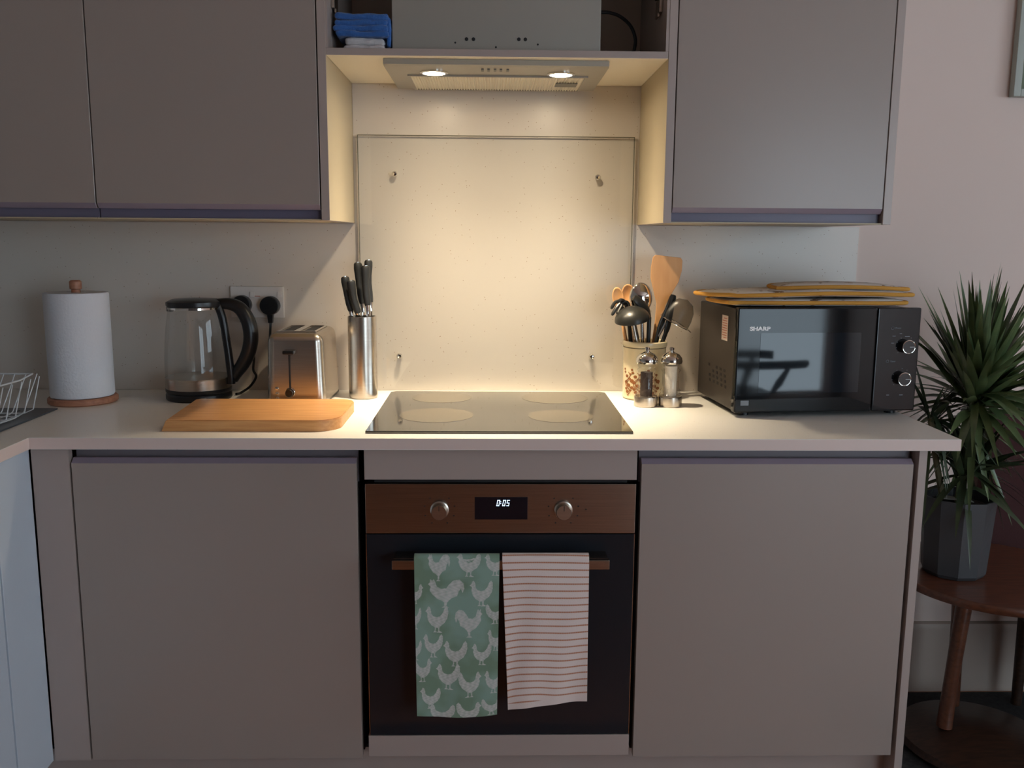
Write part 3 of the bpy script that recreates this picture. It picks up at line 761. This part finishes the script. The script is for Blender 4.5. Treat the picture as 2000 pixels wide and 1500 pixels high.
# utensil crock
CR = Vector((.5435, -.112, ZT))
r = thing('utensil_crock', 'cream ceramic crock with brown floral motif holding utensils', 'crock', CR)
MB().lathe([(.001, .001), (.053, .001), (.0565, .005), (.0570, .060), (.0570, .138), (.0560, .1405), (.0590, .143), (.0600, .148), (.0595, .154), (.0570, .1565), (.0540, .155), (.0525, .150), (.0520, .012), (.001, .012)], (0, 0, 0), 64).build('pot', CERAM, r)
mo = MB()
def on_crock(ang, z, rr=.0573):
    a = math.radians(ang); return Vector((rr*math.cos(a), rr*math.sin(a), z))
def disc(ang, z, s_, e=1.0):
    c = on_crock(ang, z); a = math.radians(ang); n = Vector((math.cos(a), math.sin(a), 0)); tdir = Vector((-math.sin(a), math.cos(a), 0))
    R = Matrix((tdir, Vector((0, 0, 1)), n)).transposed()
    mo.lathe([(s_, -.0006), (s_, .0003)], c, 12, R=R, sy=e)
random.seed(5)
for cx0 in (212, 240, 285):
    for dz, da, s_ in ((.010, 0, .004), (.018, -4, .0035), (.028, 3, .0045), (.036, -5, .004), (.045, 6, .0035), (.052, -2, .004), (.062, -8, .003), (.070, -10, .0028), (.040, 12, .005), (.022, 12, .004), (.014, 8, .003), (.058, 8, .0026)):
        disc(cx0+da*1.3, dz+.012, s_*1.3, .8)
    mo.tube([on_crock(cx0+10*math.sin(t_*1.3), .012+.009*t_, .0575) for t_ in range(8)], .0009, 6)
    mo.tube([on_crock(cx0+8+10*math.cos(t_*.7), .045+.010*math.sin(t_*.7), .0575) for t_ in range(8)], .0009, 6)
mo.build('floral_motif', MOTIF, r)
MB().tube([(.0574*math.cos(a*2*PI/48), .0574*math.sin(a*2*PI/48), .1395) for a in range(48)], .0008, 6, closed=True).build('rim_line', M('rim_brown', (110, 92, 70), .4), r)

def util(name, label, base, cat='utensil'):
    return thing(name, label, cat, CR+Vector(base), group=None)
def frame(d, face=(0, -1, 0)):
    """axes: z along d, y roughly away from face"""
    z = Vector(d).normalized(); n = Vector(face); n = (n-z*n.dot(z)).normalized(); x = n.cross(z).normalized()*-1
    return Matrix((x, -n, z)).transposed()     # x right, y back, z along
# large wooden spatula
r = util('wooden_spatula', 'large flat beech spatula, tallest thing in the crock', (.012, .004, .020))
R = frame((.046, .012, .36))
b = MB(); out = [(-.0075, 0), (-.0085, .12), (-.009, .19), (-.012, .235), (-.026, .270), (-.038, .300), (-.0415, .330), (-.040, .356), (-.034, .3625), (.034, .3640), (.0395, .357), (.0420, .330), (.038, .300), (.025, .268), (.012, .232), (.009, .19), (.0085, .12), (.0075, 0)]
b.prism(out, -.0035, .0035, 'y', .0015, 2)
bmesh.ops.transform(b.bm, matrix=R.to_4x4(), verts=b.bm.verts[:])
b.build('blade_and_handle', WOODU, r)
# wooden spoons
def spoon(label, base, dirv, ln, bw, bl, m, name='wooden_spoon', hr=.0052, face=(0, -1, 0), bowl='oval', shine=None):
    r = util(name, label, base); R = frame(dirv, face)
    MB().tube([R @ Vector((0, 0, 0)), R @ Vector((0, 0, ln*.5)), R @ Vector((0, 0, ln+.004))], [hr*.9, hr, hr*.9], 12).build('handle', shine or m, r)
    b = MB()
    def f(u, v):
        a = u*2*PI; q = v
        x = bw*q*math.cos(a); z = bl*q*math.sin(a)
        y = .012*(1-q*q)*(bw/.03)
        return R @ Vector((x, y, ln+bl+z))
    b.grid(f, 40, 8); bmesh.ops.remove_doubles(b.bm, verts=b.bm.verts[:], dist=1e-6)
    o = b.build('bowl', m, r); mod(o, 'SOLIDIFY', thickness=.003, offset=0)
    return r
spoon('left beech spoon with oval bowl behind the nylon ladle', (-.022, .016, .02), (-.052, .010, .262), .222, .015, .030, WOODU)
spoon('right beech spoon with round bowl, beside the steel spoon', (-.012, .028, .02), (-.030, .014, .262), .232, .018, .027, WOODU)
# steel serving spoon, its back to the room
spoon('shiny steel serving spoon with deep bowl left of the spatula', (.004, .008, .02), (-.014, .016, .24), .210, .030, .040, CHROME, 'steel_spoon', .006, (0, 1, .1))
# nylon ladle: dome seen from behind
r = util('nylon_ladle', 'black nylon ladle with domed bowl at the front left of the crock', (-.014, -.020, .02))
MB().tube([(0, 0, 0), (-.006, .002, .12), (-.020, .000, .18), (-.026, -.008, .215)], [.008, .0095, .0085, .0075], 14, flat=.7).build('handle', STEEL, r)
b = MB(); dome = [(.001, .036)]+[(.047*math.sin(a*PI/2/10), .036*math.cos(a*PI/2/10)) for a in range(1, 11)]+[(.045, -.001)]+[(.045*math.sin(a*PI/2/10), .034*math.cos(a*PI/2/10)-.001) for a in range(9, 0, -1)]+[(.001, .0335)]
b.lathe(dome, (-.026, -.010, .194), 40, R=Matrix.Rotation(math.radians(-10), 3, 'Y') @ Matrix.Rotation(math.radians(12), 3, 'X'), cap=False)
b.build('bowl', NYLON, r)
# pasta server: fork-like head pointing left
r = util('pasta_server', 'black slotted pasta fork sticking out furthest left', (-.026, .002, .02))
b = MB().tube([(0, 0, 0), (-.010, .004, .12), (-.020, .006, .21), (-.028, .002, .235)], [.005, .006, .0055, .006], 10); b.build('handle', NYLON, r)
b = MB()
b.tube(catmull([(-.028, .002, .235), (-.042, -.008, .243), (-.050, -.012, .238)], 4), [.006]*9, 8, flat=1.3)
for p_ in ([(-.046, -.012, .243), (-.060, -.018, .238), (-.070, -.022, .222)], [(-.046, -.014, .236), (-.056, -.020, .224), (-.068, -.024, .205)], [(-.040, -.014, .232), (-.048, -.020, .218), (-.054, -.024, .208)]):
    b.tube(catmull(p_, 4), [.0048]*8+[.003], 8)
b.tube([(-.030+.010*math.cos(a*PI/6), -.008, .231+.010*math.sin(a*PI/6)) for a in range(12)], .0032, 6, closed=True)
b.build('head', NYLON, r)
# nylon spatula tilted across the ladle
r = util('nylon_spatula', 'black nylon turner leaning left above the ladle bowl', (.006, -.006, .02))
MB().tube([(0, 0, 0), (.002, 0, .14), (.002, -.002, .200)], .006, 10).build('handle', NYLON, r)
b = MB(); b.tube(catmull([(.002, -.002, .198), (-.010, -.008, .222), (-.030, -.016, .242), (-.044, -.020, .252)], 5), [.008, .010, .0115, .013, .0135, .0138, .0138, .0138, .0138, .0138, .0138, .0138, .013, .012, .011, .008], 14, flat=.45)
b.build('blade', NYLON, r)
# tongs
r = util('kitchen_tongs', 'black-armed kitchen tongs leaning right in the crock', (.020, -.008, .02))
for sgn in (-1, 1):
    MB().tube(catmull([(sgn*.002, 0, 0), (.010+sgn*.006, -.004, .10), (.026+sgn*.010, -.006, .17), (.042+sgn*.004, -.002, .225), (.052+sgn*.002, .004, .258)], 5), [.0085]*10+[.0115]*8+[.011, .0105, .008], 12, flat=.45).build('arm', NYLON, r)
MB().tube([(.012, -.014, .150), (.030, -.014, .186)], .0035, 8).build('spring_clip', CHROME, r)
# sieve: handle, ring and smoky mesh bowl
r = util('small_sieve', 'small wire sieve hanging out over the right rim of the crock', (.030, .006, .02))
MB().tube(catmull([(0, 0, 0), (.004, 0, .12), (.010, -.008, .186)], 5), .003, 8).build('handle', CHROME, r)
Rs = Matrix.Rotation(math.radians(28), 3, 'Y') @ Matrix.Rotation(math.radians(8), 3, 'X')
cS = Vector((.046, -.010, .186))
MB().tube([cS + Rs @ Vector((.042*math.cos(a*2*PI/36), .030*math.sin(a*2*PI/36), 0)) for a in range(36)], .0016, 8, closed=True).build('ring', CHROME, r)
b = MB(); b.lathe([(.041, 0), (.040, .020), (.034, .045), (.022, .062), (.001, .069)], cS, 36, sy=.72, R=Rs, cap=False); b.build('mesh_bowl', M_glass('wire_gauze', (.62, .60, .57), .35, 1.5, 1.6), r)
MB().tube(catmull([cS+Rs @ Vector((.042, 0, 0)), cS+Rs @ Vector((.052, -.004, -.002)), cS+Rs @ Vector((.050, .006, -.002)), cS+Rs @ Vector((.042, .004, 0))], 4), .0013, 6).build('rest_hook', CHROME, r)

# salt and pepper mills
def mill(cx, label, content, nm):
    r = thing(nm, label, 'mill', (cx, -.232, ZT))
    MB().lathe([(.001, .0005), (.0295, .0005), (.0305, .003), (.0305, .024), (.0290, .0265), (.001, .0265)], (0, 0, 0), 40).build('base', STEEL, r)
    MB().lathe([(.0285, .0267), (.0290, .030), (.0230, .036), (.0265, .041), (.0215, .048), (.0215, .088), (.0250, .094), (.0205, .099), (.0235, .104), (.0220, .109)], (0, 0, 0), 40, cap=False).build('acrylic_body', ACRYL, r, recalc=False)
    MB().lathe([(.001, .0268), (.0150, .0268), (.0155, .036), (.0155, .088 if content is PEPPER else .1045), (.001, .0895 if content is PEPPER else .106)], (0, 0, 0), 28).build('contents', content, r)
    MB().lathe([(.0225, .1095), (.0270, .1115), (.0285, .117), (.0270, .126), (.0200, .135), (.0090, .140), (.0055, .1415), (.0050, .1445), (.0068, .1475), (.0060, .1515), (.001, .1530)], (0, 0, 0), 40).build('cap', CHROME, r)
mill(.5300, 'chrome-capped pepper mill with dark peppercorns, left of the salt mill', PEPPER, 'pepper_mill')
mill(.5925, 'chrome-capped salt mill filled with white salt, right of the pepper mill', SALT, 'salt_mill')

# ------------------------------------------------------------------ microwave
ang = math.radians(4.6)
corner = Vector((.7165, -.389, ZT))
RZ = Matrix.Rotation(ang, 3, 'Z')
ctr = corner + RZ @ Vector((.2295, .155, 0))
r = thing('microwave', 'black microwave oven with two ringed dials on the worktop', 'microwave', ctr, ang)
x0, x1, y0 = -.2295, .2295, -.155
b = MB(); b.box(x0+.003, x1-.003, y0+.024, .145, .014, .262, .003); mb = b.build('casing', M('casing_black', (50, 44, 40), .4, bump=(300, .15, .0004)), r)
for fx in (-.19, .19):
    for fy in (-.11, .12): MB().lathe([(.013, 0), (.013, .0138)], (fx, fy, 0), 20).build('foot', BLACK, r)
dd = MB(); dd.box(x0, .118, y0, y0+.0238, .012, .266, .004); dd.build('door', M('door_glass_black', (16, 18, 21), .05, spec=.34), r)
cp = MB(); cp.box(.1185, x1, y0, y0+.0238, .012, .266, .004); cpo = cp.build('control_panel', M('panel_black', (16, 17, 22), .12), r)
MB().box(x0+.058, .080, y0-.0006, y0-.0001, .060, .206).build('viewing_window', M('window_mesh_glass', (26, 32, 38), .03, spec=.46), r)
text_mesh('SHARP', .0125, 'logo', M('logo_white', (245, 246, 248), .4), r, (x0+.030, y0-.0007, .212), sx=1.36, bold=.00065)
text_mesh('Power', .0055, 'printed_text', PRINTG, r, (.165, y0-.0004, .2150))
text_mesh('Timer', .0055, 'printed_text', PRINTG, r, (.158, y0-.0004, .1335))
for cx_, cz_ in ((.158, .2165), (.151, .1355)):
    MB().tube([(cx_+.0035*math.cos(a*PI/6), y0-.0003, cz_+.0035*math.sin(a*PI/6)) for a in range(12)], .0005, 5, closed=True).build('printed_symbol', PRINTG, cpo)
for px, pz, w_ in ((.163, .197, .008), (.180, .203, .006), (.197, .196, .012), (.161, .180, .007), (.158, .052, .007), (.192, .052, .009), (.2015, .182, .006)):
    MB().box(px-w_/2, px+w_/2, y0-.0004, y0-.0001, pz-.0008, pz+.0008).build('printed_mark', PRINTG, cpo)
for kx_, kz_ in ((.1945, .172), (.1900, .093)):
    for a in range(9):
        an = math.radians(-40+a*32.5)
        MB().box(kx_+.024*math.cos(an)-.0007, kx_+.024*math.cos(an)+.0007, y0-.0004, y0-.0001, kz_+.024*math.sin(an)-.0007, kz_+.024*math.sin(an)+.0007).build('printed_mark', PRINTG, cpo)
for kx_, kz_ in ((.1945, .172), (.1900, .093)):
    k = MB().lathe([(.0160, 0), (.0160, .014), (.0150, .016), (.001, .016)], (kx_, y0, kz_), 40, R=Matrix.Rotation(PI/2, 3, 'X')).build('dial', M('dial_face', (40, 42, 46), .12, coat=.5), r)
    MB().tube([(kx_+.0158*math.cos(a*2*PI/40), y0-.0155, kz_+.0158*math.sin(a*2*PI/40)) for a in range(40)], .0012, 8, closed=True).build('chrome_ring', CHROME, k)
    MB().box(kx_+.002, kx_+.015, y0-.0168, y0-.0161, kz_-.0006, kz_+.0006).build('pointer', PRINTW, k)
lb = MB().box(x0+.0020, x0+.0028, y0+.075, y0+.118, .178, .240); lbo = lb.build('warning_label', LABELM, r)
ll = MB()
for k_ in range(9): ll.box(x0+.0014, x0+.0019, y0+.080, y0+.113 - (.01 if k_ in (0, 8) else 0), .184+k_*.006, .186+k_*.006)
ll.build('label_lines', ORANGEP, lbo)
vt = MB()
for i in range(5):
    for j in range(4):
        if (i+j) % 7 == 6: continue
        vt.box(x0+.0022, x0+.0032, y0+.070+i*.030+(.004*j), y0+.082+i*.030+(.004*j), .060+j*.013, .067+j*.013)
vt.build('side_vent', DARK, r)
MB().box(x0+.016, x0+.036, y0-.0004, y0-.0001, .030, .042).build('badge', PRINTG, r)
# fix: small dark 1000 W style mark is a plain rectangle outline

# double oven glove folded on the microwave
GZ = ZT+.2650
t = thing('oven_gloves', 'white patterned double oven gloves with yellow piping on the microwave', 'oven gloves', (.90, -.26, GZ), ang*.6)
def glove_layer(out, z0, z1, seed, bump=None, nm='glove'):
    """out: outline pts (x,y) ccw. soft pad with piping round the edge"""
    P = [Vector((p[0], p[1], 0)) for p in out]
    C_ = sum(P, Vector())/len(P); n = len(P)
    ring = catmull(P+[P[0]], 5)[:-1]; N_ = len(ring)
    b = MB(); K = 12; top = []; bot = []
    def sag(x): return .0
    hh = (z1-z0)/2; zc = (z0+z1)/2
    def zz(p, q, s_):
        e = (1-q**9)**.5
        w = noise.noise(Vector((p.x*9+seed, p.y*9, 0)))*.0035*(1 if s_ > 0 else .2)
        bb = bump(p.x, p.y) if bump else 0
        return zc+s_*hh*e+w*e+bb
    def mid(p): return zc + (bump(p.x, p.y) if bump else 0)
    rows = {1: [], -1: []}
    for s_ in (1, -1):
        for k in range(1, K+1):
            q = k/K
            row = []
            for p in ring:
                pp = C_+(p-C_)*q
                row.append(b.bm.verts.new((pp.x, pp.y, zz(pp, q, s_) if k < K else mid(pp)+s_*.0015)))
            rows[s_].append(row)
        c0 = b.bm.verts.new((C_.x, C_.y, zz(C_, 0, s_)))
        for i in range(N_): b.bm.faces.new((c0, rows[s_][0][i], rows[s_][0][(i+1) % N_]))
        for a_, c_ in zip(rows[s_], rows[s_][1:]):
            for i in range(N_): b.bm.faces.new((a_[i], c_[i], c_[(i+1) % N_], a_[(i+1) % N_]))
    a_, c_ = rows[1][-1], rows[-1][-1]
    for i in range(N_): b.bm.faces.new((a_[i], c_[i], c_[(i+1) % N_], a_[(i+1) % N_]))
    o = b.build(nm, MITT, t, smooth=180)
    MB().tube([Vector((p.x, p.y, mid(p))) for p in ring], .0048, 8, closed=True, flat=1.0).build('piping', PIPING, o)
ob = [(-.205, -.095), (-.10, -.105), (.05, -.102), (.18, -.104), (.238, -.088), (.243, -.03), (.235, .05), (.15, .085), (0, .09), (-.15, .088), (-.212, .06), (-.222, -.02)]
glove_layer(ob, .002, .021, 1.0)
oa = [(-.245, -.065), (-.17, -.105), (-.05, -.110), (.10, -.108), (.20, -.108), (.252, -.088), (.262, -.03), (.245, .055), (.15, .09), (0, .095), (-.14, .09), (-.225, .06), (-.262, -.0)]
glove_layer(oa, .022, .040, 5.0, lambda x, y: .004*math.sin(x*9+1)+(.002 if x < -.2 else 0))
oc = [(-.075, -.060), (.02, -.088), (.13, -.100), (.225, -.094), (.250, -.06), (.245, .0), (.21, .07), (.08, .09), (-.05, .06)]
glove_layer(oc, .036, .052, 9.0, lambda x, y: .006*math.sin((x+.075)*10)*(1 if x > -.075 else 0))

# ------------------------------------------------------------------ picture on the wall (frame's lower left corner is in view)
r = thing('picture_frame', 'pale framed picture cut off at the top right edge', 'picture', (1.80, -.02, 1.97))
f_ = MB()
for a in ((1.533, 1.553, 1.722, 2.22), (2.05, 2.07, 1.722, 2.22), (1.553, 2.05, 1.722, 1.742), (1.553, 2.05, 2.20, 2.22)): f_.box(a[0], a[1], -.026, -.002, a[2], a[3], .002)
f_.build('frame', FRAMEM, r, True)
MB().box(1.553, 2.05, -.012, -.004, 1.742, 2.20).build('print', PICM, r, True)

# ------------------------------------------------------------------ round side table, plant, armchair
TC = Vector((1.446, -.292, 0))
r = thing('side_table', 'round dark wood pedestal side table under the spiky plant', 'table', TC)
MB().lathe([(.001, .455), (.235, .455), (.252, .462), (.256, .472), (.254, .480), (.250, .483), (.001, .483)], (0, 0, 0), 72).build('table_top', WOODD, r)
MB().tube([(-.075, -.02, .4548), (-.085, -.022, .34), (-.098, -.025, .20), (-.108, -.028, .062)], [.021, .0195, .018, .020], 16).build('leg', WOODD, r)
MB().lathe([(.001, 0), (.185, 0), (.195, .012), (.190, .030), (.10, .048), (.045, .062), (.001, .062)], (-.02, -.03, .0055), 56).build('foot_disc', WOODK, r)
MB().tube([(-.02, .12, .4548), (-.02, .11, .30), (-.02, .10, .0555)], [.020, .018, .018], 16).build('leg', WOODD, r)
PC = Vector((1.338, -.292, .4835))
r = thing('potted_plant', 'spiky dracaena in a charcoal pot on the side table', 'plant', PC)
n8 = 8
b = MB(); b.lathe([(.001, .0005), (.072, .0005), (.078, .010), (.0885, .196), (.0885, .206), (.0835, .206), (.080, .180), (.001, .180)], (0, 0, 0), 10); b.build('pot', POTM, r, smooth=20)
MB().lathe([(.0785, .1815), (.05, .190), (.001, .193)], (0, 0, 0), 24).build('soil', SOIL, r)
sl = MB(); sl.prism([(-.055, -.02), (.01, -.055), (.025, -.01), (-.02, .03)], .194, .196, 'z')
for v in sl.bm.verts: v.co.z += .20*max(0, -v.co.x)*.5+.02*max(0, -v.co.y*8)
sl.build('plant_label', M('tag_white', (150, 150, 142), .6), r)
def leaves(b, c, n, lmin, lmax, elmin, elmax, wdt, seed, droop=.6):
    rnd = random.Random(seed); cnt = 0; tries = 0
    while cnt < n and tries < n*12:
        tries += 1
        az = rnd.uniform(0, 2*PI); el = math.radians(rnd.uniform(elmin, elmax)); ln = rnd.uniform(lmin, lmax)
        d = Vector((math.cos(az)*math.cos(el), math.sin(az)*math.cos(el)*.8, math.sin(el)))
        side = d.cross(Vector((0, 0, 1)))
        if side.length < .05: side = Vector((1, 0, 0))
        side.normalize(); tw = rnd.uniform(-.6, .6)
        side = (side*math.cos(tw)+d.cross(side)*math.sin(tw)).normalized()
        nrm = side.cross(d).normalized()
        w0 = wdt*rnd.uniform(.75, 1.15); K = 7; pts = []
        dr = droop*rnd.uniform(.4, 1.0)*(1-max(0, math.sin(el)))**1.0
        st = Vector(c)+d*.012+Vector((0, 0, rnd.uniform(-.03, .025)))
        for k in range(K+1):
            t_ = k/K; p = st+d*ln*t_; p.z -= dr*ln*t_*t_*.8
            pts.append((p, w0*(.45+.75*math.sin(min(1, t_*1.9)*PI/2)) * (1-t_**2.2)+.0002))
        ok = True
        for p, w_ in pts:
            wp = p+PC
            if wp.y > -.02 or (wp.z < .50): ok = False
            if wp.x < 1.20 and wp.z < 1.20 and wp.y < 0: ok = False
            if wp.x < 1.125: ok = False
        if not ok: continue
        cnt += 1
        L_ = [b.bm.verts.new(p-side*w_+nrm*w_*.25) for p, w_ in pts]; Cc = [b.bm.verts.new(p) for p, w_ in pts]; R_ = [b.bm.verts.new(p+side*w_+nrm*w_*.25) for p, w_ in pts]
        for k in range(K):
            b.bm.faces.new((L_[k], Cc[k], Cc[k+1], L_[k+1])); b.bm.faces.new((Cc[k], R_[k], R_[k+1], Cc[k+1]))
c1 = Vector((1.362, -.285, .935))-PC; c2 = Vector((1.345, -.300, .745))-PC; c3 = Vector((1.275, -.235, .88))-PC
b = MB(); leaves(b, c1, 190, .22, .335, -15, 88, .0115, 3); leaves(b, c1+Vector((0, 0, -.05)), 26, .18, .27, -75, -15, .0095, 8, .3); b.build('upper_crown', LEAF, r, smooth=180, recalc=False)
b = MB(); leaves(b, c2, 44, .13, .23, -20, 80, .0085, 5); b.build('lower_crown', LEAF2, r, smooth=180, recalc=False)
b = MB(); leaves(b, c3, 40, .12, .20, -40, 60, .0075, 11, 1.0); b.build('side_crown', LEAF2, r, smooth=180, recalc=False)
b = MB(); b.tube([(.0, .0, .185), (.012, .004, .30), c1], [.012, .011, .012], 10); b.tube([(-.01, -.01, .185), c2], [.008, .008], 8); b.tube([(-.03, .02, .185), (-.05, .04, .30), c3], [.009, .008, .008], 8)
b.build('stem', STEMM, r)
# low maroon chair tucked beside the table, mostly beyond the right edge
r = thing('lounge_chair', 'low maroon upholstered chair in shadow at the right edge behind the side table', 'chair', (1.80, -.3, 0))
pad('backrest', MAROON, 1.535, 2.06, -.052, -.004, .30, .86, 2, .002, r, True, wrinkle=5)
pad('seat_cushion', MAROON, 1.63, 2.04, -.56, -.056, .33, .44, 8, .002, r, True, wrinkle=5)
MB().box(1.64, 2.03, -.54, -.07, .27, .325, .01).build('seat_frame', WOODK, r, True)
for lx in (1.665, 2.0):
    for ly in (-.50, -.10): MB().lathe([(.014, .005), (.018, .269)], (lx, ly, 0), 16).build('leg', WOODK, r, True)
tag(MB().box(1.12, 2.5, -1.2, -.03, .0005, .005, .002).build('floor_shade', FLOOR_SHADE_M), 'dark sheet standing in for floor shade beneath the side table', 'floor_shade')  # added sheet; its dark colour stands in for shade on the wood floor

# windsor chair by the patio door (seen reflected in the microwave)
r = thing('windsor_chair', 'dark wooden armchair reflected in the microwave door', 'chair', (2.02, -3.3, 0))
MB().lathe([(.001, .42), (.20, .42), (.225, .43), (.225, .455), (.20, .465), (.001, .46)], (0, 0, 0), 40, sy=.95).build('seat', WOODK, r)
for lx, ly in ((-.15, -.15), (.15, -.15), (-.15, .15), (.15, .15)):
    MB().tube([(lx, ly, .419), (lx*1.1, ly*1.1, .30), (lx*1.25, ly*1.25, .15), (lx*1.45, ly*1.45, .0)], [.016, .024, .014, .014], 12).build('leg', WOODK, r)
MB().tube([(-.19, -.19, .17), (-.19, .19, .17)], .012, 8).build('stretcher', WOODK, r)
MB().tube([(.19, -.19, .17), (.19, .19, .17)], .012, 8).build('stretcher', WOODK, r)
arm = catmull([(.36, -.20, .635), (.25, -.24, .638), (.0, -.25, .64), (-.22, -.18, .645), (-.29, 0, .65), (-.22, .18, .645), (0, .25, .64), (.25, .24, .638), (.36, .20, .635)], 6)
MB().tube(arm, .022, 10, flat=1.3).build('arm_bow', WOODK, r)
for px_, py_ in ((.24, -.235), (.24, .235), (-.02, -.245), (-.02, .245), (-.2, -.19), (-.2, .19), (-.27, -.07), (-.27, .07)):
    MB().tube([(px_*.7, py_*.75, .462), (px_*.85, py_*.85, .53), (px_, py_, .622)], [.012, .022, .012], 8).build('spindle', WOODK, r)
